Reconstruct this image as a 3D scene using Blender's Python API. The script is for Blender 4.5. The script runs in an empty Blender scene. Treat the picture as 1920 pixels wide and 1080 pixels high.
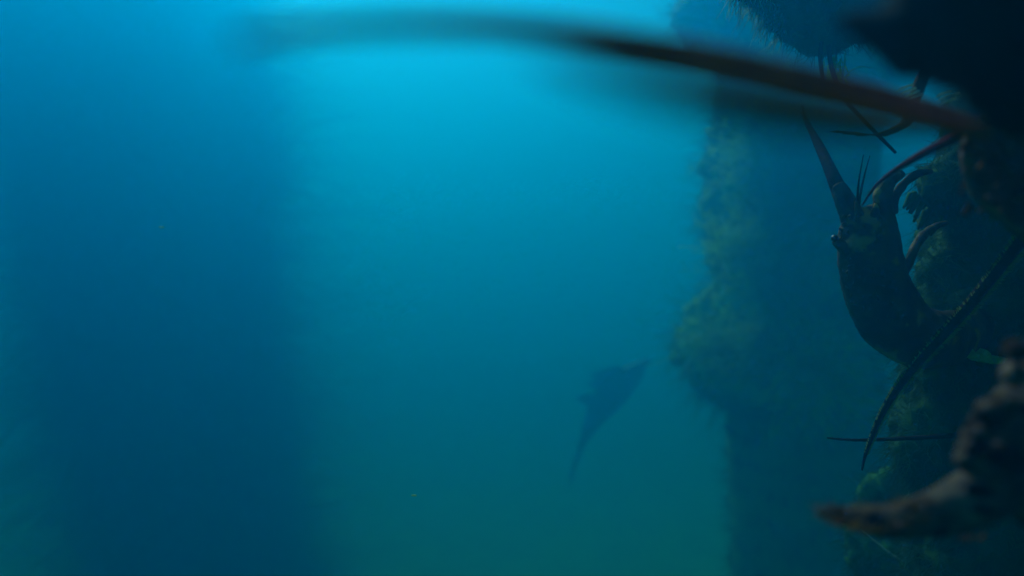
import bpy, bmesh, math, random
from mathutils import Vector, Matrix, noise

S = bpy.context.scene
# ------------------------------------------------------------------ camera, world, sun, exposure
CAMZ = 6.0            # camera height (the seabed lies at about 3.2 m)
F = 1371.0            # focal length in photo pixels (70 degree lens)
cam = bpy.data.cameras.new('camera')
cam_o = bpy.data.objects.new('camera', cam)
S.collection.objects.link(cam_o)
S.camera = cam_o
cam_o.location = (0, 0, CAMZ)
cam_o.rotation_euler = (math.radians(90), 0, 0)
cam.sensor_width = 36
cam.lens = 36 * F / 1920
cam.clip_start = 0.01
cam.clip_end = 500
cam.dof.use_dof = True
cam.dof.focus_distance = 0.97
cam.dof.aperture_fstop = cam.lens / 12.0

SUN_EL, SUN_AZ = 48.0, -18.0
W = bpy.data.worlds.new('World')
S.world = W
W.use_nodes = True
bg = W.node_tree.nodes['Background']
sky = W.node_tree.nodes.new('ShaderNodeTexSky')
sky.sky_type = 'NISHITA'
sky.sun_disc = False
sky.sun_elevation = math.radians(SUN_EL)
sky.sun_rotation = math.radians(SUN_AZ)
sky.ozone_density = 6.0
W.node_tree.links.new(sky.outputs[0], bg.inputs[0])
bg.inputs[1].default_value = 0.05

sun = bpy.data.lights.new('sun', 'SUN')
sun.energy = 4.9
sun.angle = math.radians(4)
sun.color = (1, .72, 1)
sun_o = bpy.data.objects.new('sun', sun)
S.collection.objects.link(sun_o)
_e, _a = math.radians(SUN_EL), math.radians(SUN_AZ)
sun_o.location = (0, 0, 12)
sun_o.rotation_euler = Vector((math.sin(_a) * math.cos(_e), math.cos(_a) * math.cos(_e), math.sin(_e))).to_track_quat('Z', 'Y').to_euler()

S.view_settings.view_transform = 'Standard'
S.view_settings.look = 'None'
S.view_settings.exposure = 0.62
S.cycles.volume_bounces = 4
S.cycles.max_bounces = 8
S.cycles.use_denoising = True

# ------------------------------------------------------------------ helpers
def P(px, py, d):
    """point seen at photo pixel (px, py) at d metres in front of the camera"""
    return Vector(((px - 960) / F * d, d, CAMZ + (540 - py) / F * d))

def link(o):
    S.collection.objects.link(o)
    return o

def thing(name, label, cat, loc, group=None):
    o = link(bpy.data.objects.new(name, None))
    o.location = loc
    o.empty_display_size = .05
    o['label'] = label
    o['category'] = cat
    if group:
        o['group'] = group
    return o

def part(name, me, mats, parent, label=None, kind=None, origin=None):
    """link a mesh given in world coordinates as a part (or sub-part) of a thing"""
    off = origin if origin is not None else parent.location
    me.transform(Matrix.Translation(-Vector(off)))
    me.name = name
    if not isinstance(mats, (list, tuple)):
        mats = [mats]
    me.materials.clear()
    for m in mats:
        me.materials.append(m)
    o = link(bpy.data.objects.new(name, me))
    o.parent = parent
    if label:
        o['label'] = label
    if kind:
        o['kind'] = kind
    return o

def mesh_of(bm, name='mesh', smooth=True):
    bmesh.ops.recalc_face_normals(bm, faces=bm.faces)
    me = bpy.data.meshes.new(name)
    bm.to_mesh(me)
    bm.free()
    if smooth:
        me.shade_smooth()
    return me

def spline(pts, n):
    """Catmull-Rom through [(Vector, radius)...] -> n*(k-1)+1 samples"""
    out = []
    k = len(pts)
    for i in range(k - 1):
        p0, p1, p2, p3 = pts[max(i - 1, 0)], pts[i], pts[i + 1], pts[min(i + 2, k - 1)]
        for j in range(n):
            t = j / n
            def cr(a, b, c, d):
                return .5 * ((2 * b) + (c - a) * t + (2 * a - 5 * b + 4 * c - d) * t * t + (3 * b - a - 3 * c + d) * t ** 3)
            out.append((cr(p0[0], p1[0], p2[0], p3[0]), max(cr(p0[1], p1[1], p2[1], p3[1]), min(p1[1], p2[1]))))
    out.append(pts[-1])
    return out

def frames(path):
    res = []
    up = None
    for i, (p, r) in enumerate(path):
        a = path[max(i - 1, 0)][0]
        b = path[min(i + 1, len(path) - 1)][0]
        t = (b - a).normalized()
        if up is None:
            up = Vector((0, -1, 0))
            if abs(t.dot(up)) > .95:
                up = Vector((1, 0, 0))
        up = (up - t * up.dot(t)).normalized()
        res.append((p, r, t, up, t.cross(up)))
    return res

def tube(bm, pts, n=8, seg=10, flat=1.0, rough=0.0, rings=0, ring_amp=.12, mat=0, seed=0):
    """tapered tube through (Vector, radius) points; flat scales the depth axis"""
    path = spline(pts, n)
    fr = frames(path)
    loops = []
    for i, (p, r, t, u, s) in enumerate(fr):
        rr = r
        if rings:
            rr = r * (1 + ring_amp * math.sin(i / (len(fr) - 1) * rings * 2 * math.pi))
        lp = []
        for k in range(seg):
            a = 2 * math.pi * k / seg
            q = p + s * math.cos(a) * rr + u * math.sin(a) * rr * flat
            if rough:
                q = q + (q - p).normalized() * noise.noise(q * (1.4 / max(r, .002)) + Vector((seed, 0, 0))) * rough * r
            lp.append(bm.verts.new(q))
        loops.append(lp)
    fs = []
    for a, b in zip(loops, loops[1:]):
        for k in range(seg):
            fs.append(bm.faces.new((a[k], a[(k + 1) % seg], b[(k + 1) % seg], b[k])))
    fs.append(bm.faces.new(list(reversed(loops[0]))))
    fs.append(bm.faces.new(loops[-1]))
    for f in fs:
        f.material_index = mat
    return fr

def px_path(pts):
    """[(px, py, d, radius_px)...] -> [(Vector, radius)...]"""
    return [(P(x, y, d), r * d / F) for x, y, d, r in pts]

def ball(bm, c, r, scale=(1, 1, 1), sub=2):
    g = bmesh.ops.create_icosphere(bm, subdivisions=sub, radius=1)
    for v in g['verts']:
        v.co = Vector((v.co.x * r * scale[0], v.co.y * r * scale[1], v.co.z * r * scale[2])) + c

def spike(bm, base, d, length, r, seg=5, mat=0):
    d = d.normalized()
    u = d.orthogonal().normalized()
    s = d.cross(u)
    lp = [bm.verts.new(base - d * r * .6 + (u * math.cos(2 * math.pi * k / seg) + s * math.sin(2 * math.pi * k / seg)) * r) for k in range(seg)]
    tip = bm.verts.new(base + d * length)
    for k in range(seg):
        bm.faces.new((lp[k], lp[(k + 1) % seg], tip)).material_index = mat
    bm.faces.new(list(reversed(lp))).material_index = mat

def fuse(bm, voxel, name='mesh', amp=0.0, freq=10.0, amp2=0.0, freq2=40.0, seed=0, smooth_it=0):
    """melt overlapping shells into one continuous skin, then roughen it"""
    me = mesh_of(bm, name)
    o = link(bpy.data.objects.new('tmp', me))
    m = o.modifiers.new('r', 'REMESH')
    m.mode = 'VOXEL'
    m.voxel_size = voxel
    if smooth_it:
        s = o.modifiers.new('s', 'SMOOTH')
        s.iterations = smooth_it
        s.factor = .5
    dg = bpy.context.evaluated_depsgraph_get()
    out = bpy.data.meshes.new_from_object(o.evaluated_get(dg))
    bpy.data.objects.remove(o)
    bpy.data.meshes.remove(me)
    if amp or amp2:
        ns = [v.normal.copy() for v in out.vertices]
        sv = Vector((seed * 7.3, seed * 3.1, 0))
        for v, nn in zip(out.vertices, ns):
            h = amp * noise.fractal(v.co * freq + sv, 1.0, 2.1, 4) + amp2 * (noise.noise(v.co * freq2 + sv))
            v.co += nn * h
    out.shade_smooth()
    return out

def fringe(me, n, length, r, seed=0, cond=None, droop=0.0, bend=.3, power=1.0, spread=.35, nseg=3, off=None):
    """thin tapering strands growing from the faces of a skin (me in local coords, off its world offset)"""
    rnd = random.Random(seed)
    off = Vector(off or (0, 0, 0))
    faces = [p for p in me.polygons if cond is None or cond(p.center + off, p.normal)]
    bm = bmesh.new()
    if not faces:
        return mesh_of(bm)
    cum = []
    tot = 0
    for p in faces:
        tot += p.area
        cum.append(tot)
    import bisect
    for _ in range(n):
        p = faces[min(bisect.bisect(cum, rnd.random() * tot), len(faces) - 1)]
        ws = [rnd.random() for _v in p.vertices]
        c = sum((me.vertices[vi].co * w for vi, w in zip(p.vertices, ws)), Vector()) / sum(ws) + off
        d = p.normal + Vector((rnd.gauss(0, 1), rnd.gauss(0, 1), rnd.gauss(0, 1))) * spread
        d.z -= droop
        d.normalize()
        L = length * (rnd.uniform(.45, 1.25) if power == 1 else .1 + 1.3 * rnd.random() ** power)
        b = Vector((rnd.gauss(0, 1), rnd.gauss(0, 1), rnd.gauss(0, 1) - droop)) * bend * L
        pts = [(c - d * L * .08, r), (c + d * L * .5 + b * .25, r * .8), (c + d * L + b, r * .25)]
        blade(bm, pts)
    return mesh_of(bm)

def blade(bm, pts, seg=3):
    fr = frames(pts)
    loops = [[bm.verts.new(p + (s * math.cos(2 * math.pi * k / seg) + u * math.sin(2 * math.pi * k / seg)) * r) for k in range(seg)] for p, r, t, u, s in fr]
    for a, b in zip(loops, loops[1:]):
        for k in range(seg):
            bm.faces.new((a[k], a[(k + 1) % seg], b[(k + 1) % seg], b[k]))

# ------------------------------------------------------------------ materials
def mat(name, c1, c2, scale=20.0, rough=.8, c3=None, spot_scale=60.0, spot=.6, bump=.3, coord='Object', spec=.3, detail=6.0, trans=0.0):
    m = bpy.data.materials.new(name)
    m.use_nodes = True
    nt = m.node_tree
    b = nt.nodes['Principled BSDF']
    b.inputs['Roughness'].default_value = rough
    b.inputs['Specular IOR Level'].default_value = spec
    tc = nt.nodes.new('ShaderNodeTexCoord')
    n1 = nt.nodes.new('ShaderNodeTexNoise')
    n1.inputs['Scale'].default_value = scale
    n1.inputs['Detail'].default_value = detail
    nt.links.new(tc.outputs[coord], n1.inputs['Vector'])
    rp = nt.nodes.new('ShaderNodeValToRGB')
    rp.color_ramp.elements[0].position = .36
    rp.color_ramp.elements[1].position = .66
    rp.color_ramp.elements[0].color = (*c1, 1)
    rp.color_ramp.elements[1].color = (*c2, 1)
    nt.links.new(n1.outputs['Fac'], rp.inputs['Fac'])
    col = rp.outputs['Color']
    if c3:
        n2 = nt.nodes.new('ShaderNodeTexNoise')
        n2.inputs['Scale'].default_value = spot_scale
        n2.inputs['Detail'].default_value = 2
        nt.links.new(tc.outputs[coord], n2.inputs['Vector'])
        r2 = nt.nodes.new('ShaderNodeValToRGB')
        r2.color_ramp.elements[0].position = spot
        r2.color_ramp.elements[1].position = spot + .06
        nt.links.new(n2.outputs['Fac'], r2.inputs['Fac'])
        mx = nt.nodes.new('ShaderNodeMix')
        mx.data_type = 'RGBA'
        nt.links.new(r2.outputs['Color'], mx.inputs['Factor'])
        nt.links.new(col, mx.inputs['A'])
        mx.inputs['B'].default_value = (*c3, 1)
        col = mx.outputs['Result']
    nt.links.new(col, b.inputs['Base Color'])
    if trans:                                           # thin fronds let light through
        tr = nt.nodes.new('ShaderNodeBsdfTranslucent')
        ms = nt.nodes.new('ShaderNodeMixShader')
        ms.inputs[0].default_value = trans
        nt.links.new(col, tr.inputs['Color'])
        nt.links.new(b.outputs[0], ms.inputs[1])
        nt.links.new(tr.outputs[0], ms.inputs[2])
        nt.links.new(ms.outputs[0], nt.nodes['Material Output'].inputs['Surface'])
    if bump:
        bp = nt.nodes.new('ShaderNodeBump')
        bp.inputs['Strength'].default_value = bump
        bp.inputs['Distance'].default_value = .01
        nt.links.new(n1.outputs['Fac'], bp.inputs['Height'])
        nt.links.new(bp.outputs['Normal'], b.inputs['Normal'])
    return m

M = {
    'bounce_green': mat('bounce_green', (.05, .23, .06), (.08, .31, .08), 3),  # seabed green, set so its bounced light tints the lower water
    'steel': mat('fouled_steel', (.09, .28, .03), (.16, .46, .05), 5, .9, (.2, .5, .08), 14, .62),
    'crust': mat('crust', (.12, .36, .015), (.3, .66, .04), 12, .95, (.36, .74, .06), 26, .6),
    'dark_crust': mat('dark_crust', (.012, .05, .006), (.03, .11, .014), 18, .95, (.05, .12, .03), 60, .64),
    'weed': mat('weed', (.36, .66, .03), (.44, .62, .06), 12, .8, bump=0, trans=.6),
    'sunlit_weed': mat('sunlit_weed', (.5, .8, .06), (.65, .9, .12), 12, .8, bump=0, trans=.6),  # brighter copy of weed, missing sunlight put into the colour
    'polyp': mat('polyp', (.25, .35, .25), (.6, .75, .55), 30, .7, bump=0, trans=.6),
    'foot_crust': mat('foot_crust', (.02, .09, .01), (.06, .2, .025), 16, .95, (.09, .22, .05), 50, .64),
    'dark_fur': mat('dark_fur', (.014, .06, .008), (.04, .15, .015), 30, .9, bump=0, trans=.2),
    'bare_steel': mat('bare_steel', (.05, .22, .03), (.1, .38, .05), 5, .95, (.14, .42, .06), 14, .62),
    'near_antenna': mat('near_antenna', (.42, .06, .004), (.65, .12, .01), 60, .8, spec=0),
    'fur': mat('fur', (.06, .2, .02), (.14, .42, .04), 30, .9, bump=0, trans=.3),
    'black': mat('black_growth', (.004, .005, .003), (.012, .013, .006), 30, .9),
    'shell': mat('shell', (.35, .6, .2), (.5, .75, .3), 60, .6, trans=.5),
    'lobster': mat('lobster_shell', (.03, .016, .006), (.14, .07, .016), 34, .6, (.42, .22, .04), 26, .62, spec=.08),
    'antenna': mat('antenna_shell', (.02, .01, .005), (.045, .02, .008), 60, .8, spec=0),
    'near_shell': mat('near_shell', (.08, .025, .006), (.24, .07, .012), 40, .7, (.3, .12, .02), 30, .62, spec=.05),
    'red': mat('red_shell', (.09, .008, .004), (.16, .014, .006), 50, .8, spec=0),
    'setae': mat('setae', (.4, .5, .18), (.55, .65, .25), 60, .7, bump=0, trans=.5),
    'eye': mat('eye_shell', (.01, .01, .01), (.02, .02, .02), 50, .4),
    'tubercle': mat('tubercle', (.005, .004, .003), (.012, .01, .008), 80, .9, spec=.05),
    'crab_pale': mat('crab_pale', (.03, .014, .01), (.27, .15, .11), 46, .9, (.006, .005, .004), 50, .54, spec=0),
    'crab_brown': mat('crab_brown', (.3, .1, .008), (.52, .22, .02), 50, .9, (.06, .025, .008), 80, .64, spec=0),
    'fish': mat('fish_skin', (.03, .04, .04), (.07, .08, .08), 20, .5),
    'rope': mat('rope_fibre', (.1, .14, .08), (.2, .26, .14), 90, .8),
}

# ------------------------------------------------------------------ setting: unseen seabed, raised and greened to tint the low water
bm = bmesh.new()
bmesh.ops.create_grid(bm, x_segments=60, y_segments=60, size=1)
for v in bm.verts:
    v.co.x *= 38
    v.co.y = v.co.y * 30 + 14
    v.co.z = 3.15 + .15 * noise.fractal(Vector((v.co.x, v.co.y, 0)) * .2, 1, 2, 4)
me = mesh_of(bm, 'seabed')
me.materials.append(M['bounce_green'])
o = link(bpy.data.objects.new('seabed', me))
o['kind'] = 'structure'

# ------------------------------------------------------------------ haze: the murky blue water itself
HAZE_TOP = 10.7
bm = bmesh.new()
bmesh.ops.create_cube(bm, size=1)
for v in bm.verts:
    v.co = Vector((v.co.x * 80, 14 + v.co.y * 64, 1.9 if v.co.z < 0 else HAZE_TOP))
me = mesh_of(bm, 'haze', smooth=False)
hm = bpy.data.materials.new('haze')
hm.use_nodes = True
hn = hm.node_tree
hn.nodes.clear()
ho = hn.nodes.new('ShaderNodeOutputMaterial')
hv = hn.nodes.new('ShaderNodeVolumePrincipled')
hn.links.new(hv.outputs[0], ho.inputs['Volume'])
DEN = .30
def absorb(ext, c):
    s = 1 - (ext / DEN - c) / (1 - c)
    return min(max(s, 0), 1) ** 2
SG, SB, EG, EB = .093, .192, .194, .292        # scattering and extinction per metre, green and blue
hv.inputs['Density'].default_value = DEN
hv.inputs['Color'].default_value = (0, SG / DEN, SB / DEN, 1)
hv.inputs['Absorption Color'].default_value = (0, absorb(EG, SG / DEN), absorb(EB, SB / DEN), 1)
hv.inputs['Anisotropy'].default_value = .7
me.materials.append(hm)
o = link(bpy.data.objects.new('haze', me))
o['kind'] = 'stuff'

# ------------------------------------------------------------------ far leaning piling (left)
D = 7.2
t = thing('piling', 'wide dark leaning piling fading into blue water left of the open water', 'piling', (P(330, 540, D).x, D, 0), 'pilings standing in the water')
bm = bmesh.new()
pts = []
top, bot = P(232, 0, D), P(400, 1080, D)
ax = (bot - top) / (top.z - bot.z)
for k in range(15):
    z = 9.95 - k * .5
    c = top + ax * (top.z - z)
    pts.append((c, 1.01 - .022 * k + .09 * noise.noise(Vector((0, 3, z * .9)))))
tube(bm, pts, n=6, seg=40)
for v in bm.verts:
    rad = Vector((v.co.x - (top + ax * (top.z - v.co.z)).x, v.co.y - D, 0)).normalized()
    v.co += rad * .13 * noise.fractal(v.co * 1.3, 1, 2, 4)
me = mesh_of(bm)
col = part('column', me, M['steel'], t)
long = fringe(me, 13000, .95, .0045, 5, off=t.location, droop=.2, spread=.6, power=1.6, cond=lambda c, n: 3.0 < c.z < 9.0 and n.y < .6)
part('trailing_growth', long, M['steel'], t, kind='stuff')
fr = fringe(me, 22000, .46, .0045, 3, off=t.location, droop=.3, spread=.6, power=2.2, cond=lambda c, n: 3.0 < c.z < 9.0 and n.y < .6)
part('marine_growth', fr, M['crust'], t, kind='stuff')

# ------------------------------------------------------------------ piling added behind to darken the gaps beside the lobster
D = 9.0
t = thing('piling', 'dim distant piling added to darken the gaps around the clinging lobster', 'piling', (P(1735, 540, D).x, D, 0), 'pilings standing in the water')
bm = bmesh.new()
pc = P(1735, 540, D)
tube(bm, [(Vector((pc.x, D, 9.9 - k * 1.39)), 1.0 + .06 * noise.noise(Vector((k * .7, 0, 2)))) for k in range(6)], n=12, seg=36)
for v in bm.verts:
    v.co += Vector((v.co.x - pc.x, v.co.y - D, 0)).normalized() * .1 * noise.fractal(v.co * 1.6, 1, 2, 4)
me = mesh_of(bm)
part('column', me, M['steel'], t)
fr = fringe(me, 6000, .35, .005, 33, off=t.location, droop=.3, spread=.6, power=2.0, cond=lambda c, n: 4.0 < c.z < 8.4 and n.y < .6)
part('marine_growth', fr, M['crust'], t, kind='stuff')

# ------------------------------------------------------------------ overgrown piling (middle right)
D = 3.9
PC = P(1492, 540, D)
t = thing('piling', 'slim piling overgrown with green weed, right of the open water', 'piling', (PC.x, D, 0), 'pilings standing in the water')
bm = bmesh.new()
tube(bm, [(Vector((PC.x + .012 * k, D, 9.9 - k * 1.39)), .383) for k in range(6)], n=10, seg=36)
for v in bm.verts:
    v.co += Vector((v.co.x - PC.x, v.co.y - D, 0)).normalized() * .03 * noise.fractal(v.co * 4, 1, 2, 4)
me = mesh_of(bm)
part('column', me, M['bare_steel'], t)
fr = fringe(me, 5000, .07, .002, 34, off=t.location, droop=.3, spread=.6, power=2.0, cond=lambda c, n: 4.2 < c.z < 6.0 and n.y < .5)
part('marine_growth', fr, M['dark_fur'], t, kind='stuff')
bm = bmesh.new()
rnd = random.Random(5)
# lumps of crust: (px, py, radius px)
for x, y, r in [(1490, -60, 190), (1420, 20, 150), (1500, 120, 150), (1475, 230, 150), (1470, 320, 148), (1455, 385, 146), (1470, 470, 142),
                (1480, 550, 146), (1440, 620, 150), (1395, 655, 128), (1345, 650, 86), (1300, 668, 46), (1430, 690, 130), (1500, 670, 120), (1515, 710, 70), (1360, 700, 60), (1530, 600, 70)]:
    ball(bm, P(x, y, D - .03), r * D / F, (1, 1.05 if r > 100 else .9, .62))
growth = fuse(bm, .024, amp=.075, freq=5, amp2=.017, freq2=32, seed=2)
g = part('growth', growth, M['crust'], t)
fr = fringe(growth, 12000, .13, .0022, 8, off=t.location, droop=.25, spread=.6, power=2.2, cond=lambda c, n: n.y < .35 and c.z > 5.2)
part('weed_fringe', fr, M['fur'], t, kind='stuff')
PIL = t

# green weed clumps on that piling: each one a plant of its own
def weed(px, py, d, size, n, label, seed, up=1.0, name='weed_clump', m='weed'):
    rnd = random.Random(seed)
    base = P(px, py, d)
    bm = bmesh.new()
    for i in range(n):
        a = rnd.uniform(0, 2 * math.pi)
        dr = Vector((math.cos(a) * .75, -abs(rnd.gauss(.45, .3)), math.sin(a) * .6 + .35 * up)).normalized()
        L = size * rnd.uniform(.5, 1.2)
        p0 = base + Vector((rnd.gauss(0, .3), rnd.gauss(0, .1), rnd.gauss(0, .3))) * size
        k = Vector((rnd.gauss(0, .3), rnd.gauss(0, .15), rnd.gauss(0, .3) - .1)) * L
        pts = [(p0 - dr * .05 * L, .0026), (p0 + dr * L * .5 + k * .15, .0022), (p0 + dr * L * .85 + k * .6, .0017), (p0 + dr * L + k, .0006)]
        blade(bm, pts)
        sp = spline(pts, 4)
        for j in range(2, len(sp) - 1):
            if rnd.random() < .75:
                p = sp[j][0]
                dd = (dr + Vector((rnd.gauss(0, .8), rnd.gauss(0, .8), rnd.gauss(0, .8)))).normalized()
                l2 = L * rnd.uniform(.12, .26)
                blade(bm, [(p, .0018), (p + dd * l2 * .6, .0014), (p + dd * l2 + Vector((0, 0, -.1 * l2)), .0004)])
    me = mesh_of(bm)
    me.transform(Matrix.Translation(-base))
    me.name = name
    me.materials.append(M[m])
    o = link(bpy.data.objects.new(name, me))
    o.location = base
    o['label'] = label
    o['category'] = 'seaweed'
    o['group'] = 'green weed clumps on the slim piling'
    return o
weed(1485, 285, 3.36, 0.184, 130, 'feathery green weed clump highest on the slim piling', 1)
weed(1425, 375, 3.36, 0.207, 130, 'long stemmed green weed clump below the highest one on the slim piling', 2)
weed(1490, 400, 3.34, 0.149, 110, 'small green weed clump right of the long stemmed one on the slim piling', 3)
weed(1455, 520, 3.36, 0.265, 150, 'thin dull green weed clump halfway down the slim piling', 4)
weed(1345, 650, 3.51, 0.161, 120, 'dark green weed clump at the left tip of the slim piling\'s bulge', 5)
weed(1435, 640, 3.36, 0.184, 150, 'mid green weed clump on the centre of the slim piling\'s bulge', 6, up=.2)
weed(1380, 470, 3.41, 0.184, 120, 'sunlit-toned green weed clump at the left edge of the slim piling above its bulge', 8, m='sunlit_weed')
weed(1395, 300, 3.44, 0.149, 100, 'small sunlit-toned green weed clump at the upper left edge of the slim piling', 9, m='sunlit_weed')
weed(1520, 690, 3.31, 0.218, 280, 'bright green weed clump at the lower right of the slim piling\'s bulge', 7, up=-.4, m='sunlit_weed')

# ------------------------------------------------------------------ encrusted piling close by on the right
D = 1.13
t = thing('encrusted_piling', 'dark thickly encrusted piling close by at the right edge, behind the antennae', 'piling', (P(1990, 540, D).x, D, 0))
bm = bmesh.new()
X0 = P(1990, 0, D).x
tube(bm, [(Vector((X0 + .25, D + .06, 8.3)), .2), (Vector((X0 + .16, D + .06, 6.7)), .2), (Vector((X0 + .1, D + .02, 6.25)), .2), (Vector((X0 + .02, D, 6.0)), .21),
          (Vector((X0, D, 5.8)), .225), (Vector((X0 + .02, D, 5.5)), .23), (Vector((X0, D, 4.2)), .26), (Vector((X0, D, 2.95)), .28)], n=8, seg=30)
for x, y, r in [(1772, 372, 46), (1740, 365, 26), (1812, 440, 58), (1818, 520, 84), (1800, 610, 100), (1790, 700, 92), (1770, 790, 84), (1765, 850, 76), (1790, 900, 70), (1735, 730, 34), (1728, 840, 42), (1870, 330, 110), (1880, 240, 100), (1775, 345, 30)]:
    ball(bm, P(x, y, D - .02), r * D / F, (1, 1.0, 1))
body = fuse(bm, .007, amp=.022, freq=14, amp2=.007, freq2=80, seed=4)
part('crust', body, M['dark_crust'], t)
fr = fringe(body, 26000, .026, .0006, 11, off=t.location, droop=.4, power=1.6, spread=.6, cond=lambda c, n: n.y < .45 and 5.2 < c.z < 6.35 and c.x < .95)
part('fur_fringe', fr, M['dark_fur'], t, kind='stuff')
# finger-like lobes hanging under the furry knob beside the lobster
bm = bmesh.new()
rnd = random.Random(9)
for k in range(13):
    x = 1700 + k * 4.5 + rnd.uniform(-3, 3)
    y = 375 + k * 4 + rnd.uniform(-8, 8)
    L = rnd.uniform(14, 30)
    tube(bm, px_path([(x + 8, y - 10, 1.09, 6), (x, y + L * .4, 1.085, 4.5), (x - 6, y + L, 1.08, 2.5)]), n=3, seg=6)
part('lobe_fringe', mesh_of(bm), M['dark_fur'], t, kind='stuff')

# pale shells on the encrusted piling
def shell(poly, d, label, parent=None):
    base = sum((P(x, y, d) for x, y in poly), Vector()) / len(poly)
    bm = bmesh.new()
    f = [bm.verts.new(P(x, y, d)) for x, y in poly]
    b = [bm.verts.new(P(x, y, d) + (base - P(x, y, d)) * -.25 + Vector((0, .02, 0))) for x, y in poly]
    c = bm.verts.new(base + Vector((0, -.004, 0)))
    n = len(poly)
    for k in range(n):
        bm.faces.new((f[k], f[(k + 1) % n], c))
        bm.faces.new((f[k], b[k], b[(k + 1) % n], f[(k + 1) % n]))
    bm.faces.new(list(reversed(b)))
    me = mesh_of(bm, smooth=False)
    me.transform(Matrix.Translation(-base))
    me.name = 'shell'
    me.materials.append(M['shell'])
    o = link(bpy.data.objects.new('shell', me))
    o.location = base
    o['label'] = label
    o['category'] = 'shell'
    o['group'] = 'pale shells on the encrusted piling'
shell([(1816, 671), (1821, 650), (1829, 660), (1838, 664), (1838, 676), (1828, 672)], .99, 'leftmost pointed pale green shell of the row on the encrusted piling')
shell([(1841, 664), (1850, 656), (1858, 662), (1864, 681), (1850, 679), (1841, 675)], .99, 'largest pale green shell in the middle of the row on the encrusted piling')
shell([(1867, 671), (1880, 670), (1891, 672), (1884, 681), (1874, 683)], .99, 'small pale green shell at the right end of the row on the encrusted piling')

# ------------------------------------------------------------------ overgrown footing low on the right
D = 1.5
t = thing('footing', 'rounded green overgrown footing at the lower right corner under the crab leg', 'footing', (P(1850, 1080, D).x, D, 0))
bm = bmesh.new()
for x, y, r, dd in [(1780, 1100, 170, 0), (1700, 1010, 100, 0), (1690, 960, 78, .02), (1760, 960, 120, .05), (1900, 1020, 170, .02), (1660, 930, 44, 0), (1950, 1150, 200, 0)]:
    ball(bm, P(x, y, D + dd), r * D / F, (1, .8, 1))
tube(bm, [(P(1860, 1000, D + .05), .22), (P(1860, 1400, D + .05), .28), (Vector((P(1860, 0, D).x, D + .05, 4)), .3), (Vector((P(1860, 0, D).x, D + .05, 2.95)), .3)], n=6, seg=24)
me = fuse(bm, .010, amp=.045, freq=9, amp2=.012, freq2=50, seed=6, smooth_it=1)
part('crust', me, M['foot_crust'], t)
fr = fringe(me, 9000, .03, .0009, 12, off=t.location, droop=.2, power=1.6, spread=.6, cond=lambda c, n: n.y < .4 and c.z > 5.3)
part('fur_fringe', fr, M['dark_fur'], t, kind='stuff')
base = P(1668, 1040, 1.3)
bm = bmesh.new()
tube(bm, [(p - base, r) for p, r in px_path([(1608, 985, 1.36, 2), (1636, 1012, 1.33, 2.6), (1668, 1038, 1.31, 3), (1705, 1062, 1.29, 3.2), (1760, 1092, 1.27, 3.5), (1840, 1130, 1.25, 3.5)])], n=8, seg=6, rings=60, ring_amp=.15)
me = mesh_of(bm, 'rope')
me.materials.append(M['rope'])
o = link(bpy.data.objects.new('rope', me))
o.location = base
o['label'] = 'thin pale cord running down across the green footing'
o['category'] = 'rope'

# ------------------------------------------------------------------ furry clump hanging in at the top
D = 1.08
t = thing('growth_clump', 'dark furry growth clump hanging in at the top with pale polyps on its left edge', 'growth', P(1560, 0, D))
bm = bmesh.new()
for x, y, r in [(1425, -40, 50), (1470, -20, 60), (1480, 20, 44), (1505, 45, 44), (1530, 55, 48), (1570, 55, 50), (1605, 48, 46), (1560, -20, 90), (1650, -20, 90), (1740, -20, 100), (1640, 30, 42), (1450, -90, 70), (1600, -110, 110), (1700, 10, 80)]:
    ball(bm, P(x, y, D), r * D / F, (1, .9, 1))
me = fuse(bm, .007, amp=.014, freq=16, amp2=.004, freq2=80, seed=8)
body = part('crust', me, M['dark_crust'], t)
fr = fringe(me, 5200, .014, .0006, 13, off=t.location, droop=.3, power=1.6, cond=lambda c, n: n.y < .5)
part('fur_fringe', fr, M['dark_fur'], t, kind='stuff')
lim = P(1500, 90, D)
fr = fringe(me, 300, .024, .0009, 14, off=t.location, droop=.9, spread=.25, cond=lambda c, n: c.x < P(1478, 0, D).x and n.x < -.05 and n.z < .6 and abs(n.y) < .8)
part('polyp_fringe', fr, M['polyp'], t, kind='stuff')
for q in ([(1540, 80, 1.06, 4), (1538, 110, 1.05, 4), (1543, 150, 1.05, 3.5), (1549, 185, 1.05, 2.5)],
          [(1553, 85, 1.03, 4), (1560, 130, 1.02, 4.5), (1580, 180, 1.0, 4), (1612, 218, .98, 3.5), (1645, 252, .97, 3.4), (1680, 287, .96, 2.6)]):
    bm = bmesh.new()
    tube(bm, px_path(q), n=8, seg=8)
    part('stalk', mesh_of(bm), M['antenna'], t)
bm = bmesh.new()
tube(bm, px_path([(1585, 98, 1.04, 1.4), (1580, 150, 1.02, 1.3), (1592, 135, 1.0, 1.2), (1612, 125, 1.0, 1.1), (1634, 128, 1.0, .8)]), n=8, seg=5)
part('tendril', mesh_of(bm), M['polyp'], t, label='thin pale curved tendril')
bm = bmesh.new()
rnd = random.Random(4)
for k in range(70):
    x, y = 1565 + rnd.gauss(0, 9), 108 + rnd.uniform(-6, 45)
    L = rnd.uniform(15, 40)
    blade(bm, px_path([(x, y, 1.08, 1.1), (x + rnd.gauss(0, 6), y + L * .6, 1.07, 1), (x + rnd.gauss(0, 12), y + L, 1.06, .4)]))
part('weed_fringe', mesh_of(bm), M['weed'], t, kind='stuff')

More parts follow.
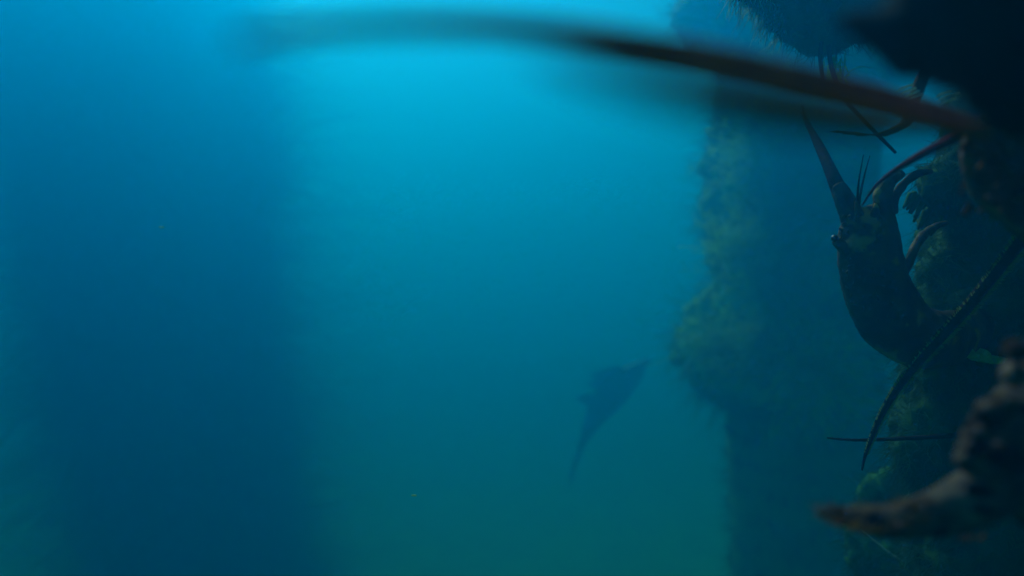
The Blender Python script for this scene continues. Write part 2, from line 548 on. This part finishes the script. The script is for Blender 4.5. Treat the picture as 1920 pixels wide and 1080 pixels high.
# ------------------------------------------------------------------ black clump close to the lens, upper right
D = .27
t = thing('growth_clump', 'black out of focus growth clump close to the lens at the upper right', 'growth', P(1780, 60, D))
bm = bmesh.new()
for x, y, r in [(1750, 40, 90), (1720, 70, 78), (1705, 105, 52), (1745, 110, 52), (1800, 90, 76), (1870, 70, 100), (1890, 150, 80), (1930, 200, 70), (1915, 225, 40), (1660, 62, 40), (1690, 80, 50), (1625, 52, 24), (1595, 44, 15), (1570, 40, 9), (1850, -60, 160), (1960, 60, 160), (1835, 120, 52), (1900, -200, 200), (2000, -420, 300), (2150, -250, 330), (2250, 50, 300), (2050, -800, 380), (2350, -600, 400)]:  # last large balls, out of view, are added to shade the near water
    ball(bm, P(x, y, D), r * D / F, (1, 1, 1))
me = fuse(bm, .0025, amp=.003, freq=55, amp2=.0014, freq2=200, seed=10, smooth_it=2)
part('crust', me, M['black'], t)
fr = fringe(me, 1500, .009, .0005, 15, off=t.location, droop=.2, cond=lambda c, n: n.y < .6)
part('fur_fringe', fr, M['black'], t, kind='stuff')

# ------------------------------------------------------------------ spiny lobsters
GL = 'spiny lobsters on the pilings'
def legs_into(bm, legs):
    for q in legs:
        tube(bm, px_path(q), n=6, seg=10)

def antenna_part(pts, parent, mt, label=None, rings=0, n=10, ring_amp=.08, name='antenna'):
    bm = bmesh.new()
    tube(bm, px_path(pts), n=n, seg=12, rings=rings, ring_amp=ring_amp)
    return part(name, mesh_of(bm), mt, parent, label=label)

# --- the lobster seen whole, clinging to the encrusted piling
d0 = .92
t = thing('spiny_lobster', 'dark brown spiny lobster clinging head up to the encrusted piling', 'lobster', P(1700, 600, d0), GL)
bm = bmesh.new()
tube(bm, px_path([(1620, 388, d0, 24), (1624, 405, d0, 40), (1627, 440, d0, 54), (1632, 490, d0, 59), (1644, 540, d0 + .005, 61), (1667, 588, d0 + .01, 64), (1697, 620, d0 + .02, 60),
                   (1735, 636, d0 + .045, 58), (1780, 634, d0 + .09, 54), (1825, 618, d0 + .13, 48), (1865, 590, d0 + .17, 44), (1900, 550, d0 + .2, 40)]), n=8, seg=26, flat=.8)
# tail plates: shallow rings along the abdomen
for k in range(5):
    x, y = 1760 + k * 32, 634 - k * k * 3.4
    ball(bm, P(x, y, d0 + .06 + .032 * k), (55 - 3 * k) * d0 / F, (.42, .82, 1))
# legs
legs_into(bm, [
    [(1672, 450, d0, 15), (1664, 410, d0 - .01, 16), (1655, 380, d0 - .02, 17), (1659, 355, d0 - .02, 16), (1670, 338, d0 - .015, 13), (1690, 326, d0, 8)],
    [(1672, 400, d0 + .02, 11), (1677, 372, d0 + .015, 9), (1687, 354, d0 + .01, 8.5), (1704, 336, d0 + .01, 8), (1724, 325, d0 + .015, 7.5), (1746, 321, d0 + .02, 5)],
    [(1690, 520, d0 + .02, 9), (1703, 492, d0 + .02, 9.5), (1716, 463, d0 + .03, 9), (1733, 440, d0 + .05, 8.5), (1756, 424, d0 + .08, 6.5), (1775, 418, d0 + .1, 5)],
])
# horns over the eyes, knob at the left
legs_into(bm, [
    [(1585, 468, d0 - .01, 12), (1575, 458, d0 - .02, 10), (1567, 452, d0 - .025, 8)],
    [(1612, 402, d0 - .03, 9), (1607, 390, d0 - .035, 6), (1604, 376, d0 - .035, 2.5)],
    [(1640, 405, d0 - .03, 9), (1642, 392, d0 - .035, 6), (1640, 380, d0 - .035, 2.5)],
    [(1606, 430, d0, 26), (1600, 408, d0 - .005, 24), (1590, 388, d0 - .005, 21), (1579, 366, d0, 18), (1570, 348, d0 + .005, 14)],
])
rnd = random.Random(21)
for k in range(70):                                   # small spines over the carapace
    y = rnd.uniform(400, 600)
    cx = 1624 + max(0, (y - 470)) * .28
    x = cx + rnd.uniform(-52, 46)
    spike(bm, P(x, y, d0 - .036 + .02 * (abs(x - cx) / 52) ** 2), Vector((rnd.gauss(0, .25), -1, .7)), .006, .0028)
for x, y in [(1570, 430), (1572, 480), (1577, 512), (1583, 540), (1592, 568)]:
    spike(bm, P(x + 5, y, d0 - .005), Vector((-1, -.2, .7)), .005, .0025)
me = fuse(bm, .0017, amp=.0012, freq=60, amp2=.0004, freq2=260, seed=12, smooth_it=1)
part('body', me, M['lobster'], t)
antenna_part([(1580, 372, d0, 16), (1566, 340, d0 + .01, 13), (1552, 308, d0 + .04, 10.5), (1536, 274, d0 + .1, 8.5), (1524, 250, d0 + .22, 6), (1512, 225, d0 + .4, 4), (1503, 200, d0 + .65, 1.5)], t, M['antenna'], rings=90)
antenna_part([(1606, 392, d0 - .03, 3), (1608, 366, d0 - .03, 2.2), (1611, 335, d0 - .03, 1.7), (1619, 290, d0 - .03, .8)], t, M['antenna'], name='antennule')
antenna_part([(1609, 392, d0 - .03, 3), (1613, 366, d0 - .03, 2.2), (1620, 332, d0 - .03, 1.7), (1631, 292, d0 - .03, .8)], t, M['antenna'], name='antennule')
bm = bmesh.new()
ball(bm, P(1565, 447, d0 - .03), 7 * d0 / F)
part('eye', mesh_of(bm), M['eye'], t)

# --- near lobster whose long antennae sweep across the picture
t = thing('spiny_lobster', 'brown spiny lobster close to the lens whose long antennae sweep across the top', 'lobster', P(1900, 330, .56), GL)
bm = bmesh.new()
tube(bm, px_path([(1838, 250, .52, 20), (1850, 262, .53, 48), (1870, 290, .55, 74), (1905, 325, .57, 86), (1965, 370, .6, 90), (2030, 430, .63, 90), (2100, 520, .66, 84), (2150, 620, .68, 74), (2180, 720, .7, 60), (2190, 800, .7, 40)]), n=8, seg=26, flat=.85)
legs_into(bm, [
    # leg reaching down out of the black clump, with its long thin claw
    [(1890, 260, .57, 14), (1850, 170, .62, 13), (1795, 125, .68, 12), (1742, 130, .74, 11), (1720, 170, .75, 11), (1708, 206, .75, 11.5), (1700, 226, .75, 10), (1684, 241, .75, 7), (1660, 251, .75, 5), (1630, 254, .75, 3.6), (1590, 250, .75, 3), (1550, 247, .75, 2)],
    [(1860, 260, .52, 28), (1846, 244, .50, 22), (1828, 232, .48, 17)],
    [(1870, 285, .53, 26), (1858, 262, .51, 20), (1838, 250, .49, 15)],
])
rnd = random.Random(31)
for k in range(40):
    x, y = rnd.uniform(1800, 1915), rnd.uniform(260, 400)
    spike(bm, P(x, y, .50), Vector((rnd.gauss(0, .2) - .6, -1, .5)), .006, .003)
me = fuse(bm, .0018, amp=.0014, freq=50, amp2=.0005, freq2=220, seed=14, smooth_it=1)
part('body', me, M['near_shell'], t)
antenna_part([(1832, 238, .485, 14), (1760, 214, .43, 17), (1660, 184, .35, 19), (1540, 154, .29, 21), (1400, 120, .245, 22), (1250, 89, .21, 22.5), (1100, 67, .185, 23), (930, 52, .165, 22), (760, 47, .15, 20), (620, 54, .15, 17), (520, 64, .138, 15), (440, 76, .13, 9)], t, M['near_antenna'], label='long antenna curving across the top of the picture', n=14)
antenna_part([(1845, 250, .49, 14), (1800, 242, .34, 13), (1720, 232, .23, 17), (1620, 226, .165, 30), (1490, 208, .13, 42), (1350, 182, .112, 44), (1230, 154, .1, 38), (1120, 122, .092, 28), (1020, 90, .087, 14)], t, M['near_antenna'], label='second antenna blurred close to the lens', n=14)
antenna_part([(1862, 230, .54, 12), (1820, 246, .57, 11), (1780, 264, .6, 9.5), (1735, 286, .64, 8), (1700, 306, .69, 6.2), (1666, 328, .74, 4.4), (1641, 350, .8, 3), (1617, 384, .86, 1.6)], t, M['red'], label='dark red feeler tapering down to the other lobster', name='feeler', n=10)

bm = bmesh.new()
for x, y in [(1684, 168), (1690, 174), (1697, 179), (1704, 184), (1757, 180), (1760, 187), (1764, 193), (1772, 184)]:
    blade(bm, px_path([(x + 26, y - 8, .745, 2.6), (x + 6, y - 2, .74, 2.4), (x - 4, y + 4, .738, .8)]), seg=5)
part('bristles', mesh_of(bm), M['polyp'], t, label='pale bristles on the leg')

# --- lobster off the right edge that sends two sharp antennae into view
t = thing('spiny_lobster', 'spiny lobster at the right edge showing only two sharp antennae, one of them bristled', 'lobster', P(2120, 600, .84), GL)
bm = bmesh.new()
tube(bm, px_path([(2010, 560, .8, 30), (2030, 570, .81, 60), (2070, 585, .82, 84), (2130, 610, .84, 92), (2200, 650, .86, 84), (2280, 700, .88, 70), (2340, 760, .9, 54), (2380, 830, .9, 36)]), n=8, seg=24, flat=.85)
legs_into(bm, [[(2080, 640, .8, 14), (2060, 720, .8, 11), (2080, 790, .82, 8), (2110, 840, .86, 4)], [(2140, 660, .8, 14), (2130, 750, .8, 11), (2160, 820, .82, 8), (2190, 860, .86, 4)],
               [(2030, 560, .81, 24), (2000, 500, .8, 20), (1975, 440, .8, 16)], [(2030, 600, .81, 24), (2000, 680, .8, 18), (1985, 745, .8, 12)]])
me = fuse(bm, .0022, amp=.0012, freq=50, seed=15, smooth_it=1)
part('body', me, M['lobster'], t)
A = [(1978, 448, .80, 17), (1940, 412, .80, 16), (1915, 446, .81, 14), (1870, 505, .83, 11.5), (1820, 568, .85, 10.8), (1770, 624, .87, 10), (1722, 677, .89, 9), (1683, 726, .9, 7.8), (1655, 772, .905, 6.2), (1634, 820, .91, 4.6), (1622, 855, .91, 3), (1616, 882, .91, 1.8)]
an = antenna_part(A[1:], t, M['antenna'], label='bristled antenna curving down past the clinging lobster', rings=120, n=36, ring_amp=.07)
bm = bmesh.new()
rnd = random.Random(41)
path = frames(spline(px_path(A[1:]), 36))
for i, (p, r, tt, u, s) in enumerate(path[6:-40:1]):
    for k in range(3):
        side = -1 if rnd.random() < .72 else 1
        sd = s if (s.x * -1 + s.z) * side > 0 else -s
        dr = (sd * 1.0 + u * rnd.uniform(0, .8) + tt * -.5 + Vector((rnd.gauss(0, .12), rnd.gauss(0, .12), rnd.gauss(0, .12)))).normalized()
        L = r * rnd.uniform(.6, 1.15)
        blade(bm, [(p + (sd * .8 + u * .35) * r, .0006), (p + (sd * .8 + u * .35) * r + dr * L * .6, .0004), (p + (sd * .8 + u * .35) * r + dr * L, .0001)])
part('bristles', mesh_of(bm), M['setae'], an, kind='stuff', origin=t.location)
antenna_part([(1985, 745, .80, 11), (1950, 790, .81, 9), (1900, 803, .83, 7), (1800, 815, .87, 5.2), (1700, 822, .9, 4), (1620, 825, .92, 3), (1580, 824, .93, 2.4), (1551, 821, .935, 1.6)], t, M['antenna'], label='thin straight antenna lying level', rings=80, n=14)

# ------------------------------------------------------------------ crab leg reaching in at the lower right
d0 = .44
t = thing('crab', 'mottled pale and brown crab reaching a pointed hairy leg in from the lower right', 'crab', P(1950, 800, d0))
bm = bmesh.new()
tube(bm, px_path([(2140, 500, .5, 90), (2100, 550, .49, 100), (2050, 600, .47, 92), (2010, 640, .455, 70), (1980, 680, .445, 50)]), n=6, seg=24, rough=.12, mat=0)
tube(bm, px_path([(2020, 640, .46, 40), (1985, 685, .45, 50), (1946, 735, .44, 54), (1908, 787, .43, 60), (1878, 832, .43, 68), (1860, 872, .43, 58), (1848, 905, .435, 40)]), n=10, seg=26, rough=.13, mat=0)
tube(bm, px_path([(1885, 890, .43, 58), (1850, 920, .43, 54), (1810, 942, .43, 50), (1765, 960, .435, 44), (1715, 972, .44, 37), (1660, 977, .445, 31), (1610, 973, .45, 24), (1570, 965, .452, 17), (1538, 957, .455, 8)]), n=10, seg=24, rough=.07, mat=1)
tube(bm, px_path([(1990, 800, .46, 60), (1940, 890, .46, 56), (1925, 940, .46, 40), (1940, 985, .46, 20)]), n=8, seg=20, rough=.15, mat=1)
rnd = random.Random(51)
for x, y in [(1838, 815), (1826, 845), (1892, 757), (1870, 790), (1905, 700), (1912, 655), (1858, 770), (1815, 862), (1876, 850)]:
    spike(bm, P(x, y, .395), Vector((rnd.gauss(-.5, .3), -1, .3)), .008, .0075, seg=9, mat=2)
for k in range(60):
    f = rnd.random()
    x = 1590 + f * 230
    y = 962 + 12 * math.sin(f * 3) + rnd.uniform(-18, 24) * (.5 + f * .5)
    spike(bm, P(x, y, .43), Vector((rnd.gauss(-.4, .3), -1, rnd.gauss(0, .4))), .0035, .0014, mat=1)
me = mesh_of(bm)
part('body', me, [M['crab_pale'], M['crab_brown'], M['tubercle']], t)
bm = bmesh.new()
for k in range(420):
    f = rnd.random() ** .8
    i = rnd.random()
    x = 1530 + f * 320
    y = 958 + 14 * math.sin(min(f * 1.4, 1) * 2.6)
    r = 8 + 30 * min(f * 1.4, 1)
    a = rnd.uniform(0, 2 * math.pi)
    b0 = P(x, y + r * math.sin(a), .44 - .02 * abs(math.cos(a)) * f)
    dr = Vector((-.9 if f > .06 else -1.6, -abs(math.cos(a)) * .4, -math.sin(a))).normalized()
    L = rnd.uniform(.003, .007)
    blade(bm, [(b0, .0003), (b0 + dr * L * .6, .00025), (b0 + dr * L, .0001)])
part('leg_hair', mesh_of(bm), M['crab_brown'], t, kind='stuff')

# ------------------------------------------------------------------ fish in the distance
D = 7.0
t = thing('fish', 'small dark fish swimming upward in the hazy open water left of the slim piling', 'fish', P(1150, 735, D))
bm = bmesh.new()
tube(bm, px_path([(1219, 671, D, 2), (1208, 681, D, 8), (1190, 698, D, 18), (1168, 718, D, 26), (1145, 742, D, 29), (1124, 768, D, 24), (1110, 792, D, 16), (1100, 812, D, 11), (1092, 832, D, 7), (1085, 850, D, 5), (1080, 868, D, 3)]), n=6, seg=20, flat=.6)
part('body', mesh_of(bm), M['fish'], t)
def fin(name, poly, th=.004):
    bm = bmesh.new()
    f = [bm.verts.new(P(x, y, D - th)) for x, y in poly]
    b = [bm.verts.new(P(x, y, D + th)) for x, y in poly]
    n = len(poly)
    bm.faces.new(f)
    bm.faces.new(list(reversed(b)))
    for k in range(n):
        bm.faces.new((f[k], b[k], b[(k + 1) % n], f[(k + 1) % n]))
    part(name, mesh_of(bm, smooth=False), M['fish'], t)
fin('dorsal_fin', [(1188, 690), (1160, 686), (1136, 690), (1104, 703), (1118, 709), (1098, 722), (1112, 726), (1130, 745)])
fin('pectoral_fin', [(1124, 736), (1100, 738), (1078, 747), (1092, 756), (1112, 764)])
fin('tail_fin', [(1086, 840), (1076, 862), (1068, 890), (1066, 915), (1074, 900), (1084, 868), (1092, 850)])

# ------------------------------------------------------------------ specks adrift
for x, y, dd, s, lab in [(776, 929, 1.0, 3.2, 'tiny pale greenish speck adrift low in the open water'), (303, 426, 1.3, 3.5, 'faint blurred speck adrift before the wide leaning piling')]:
    bm = bmesh.new()
    ball(bm, Vector(), s * dd / F, (1.6, 1, .55))
    for v in bm.verts:
        v.co += v.co * .4 * noise.noise(v.co * 900)
    me = mesh_of(bm, 'floating_speck')
    me.materials.append(M['shell'])
    o = link(bpy.data.objects.new('floating_speck', me))
    o.location = P(x, y, dd)
    o['label'] = lab
    o['category'] = 'speck'
    o['group'] = 'specks adrift in the water'
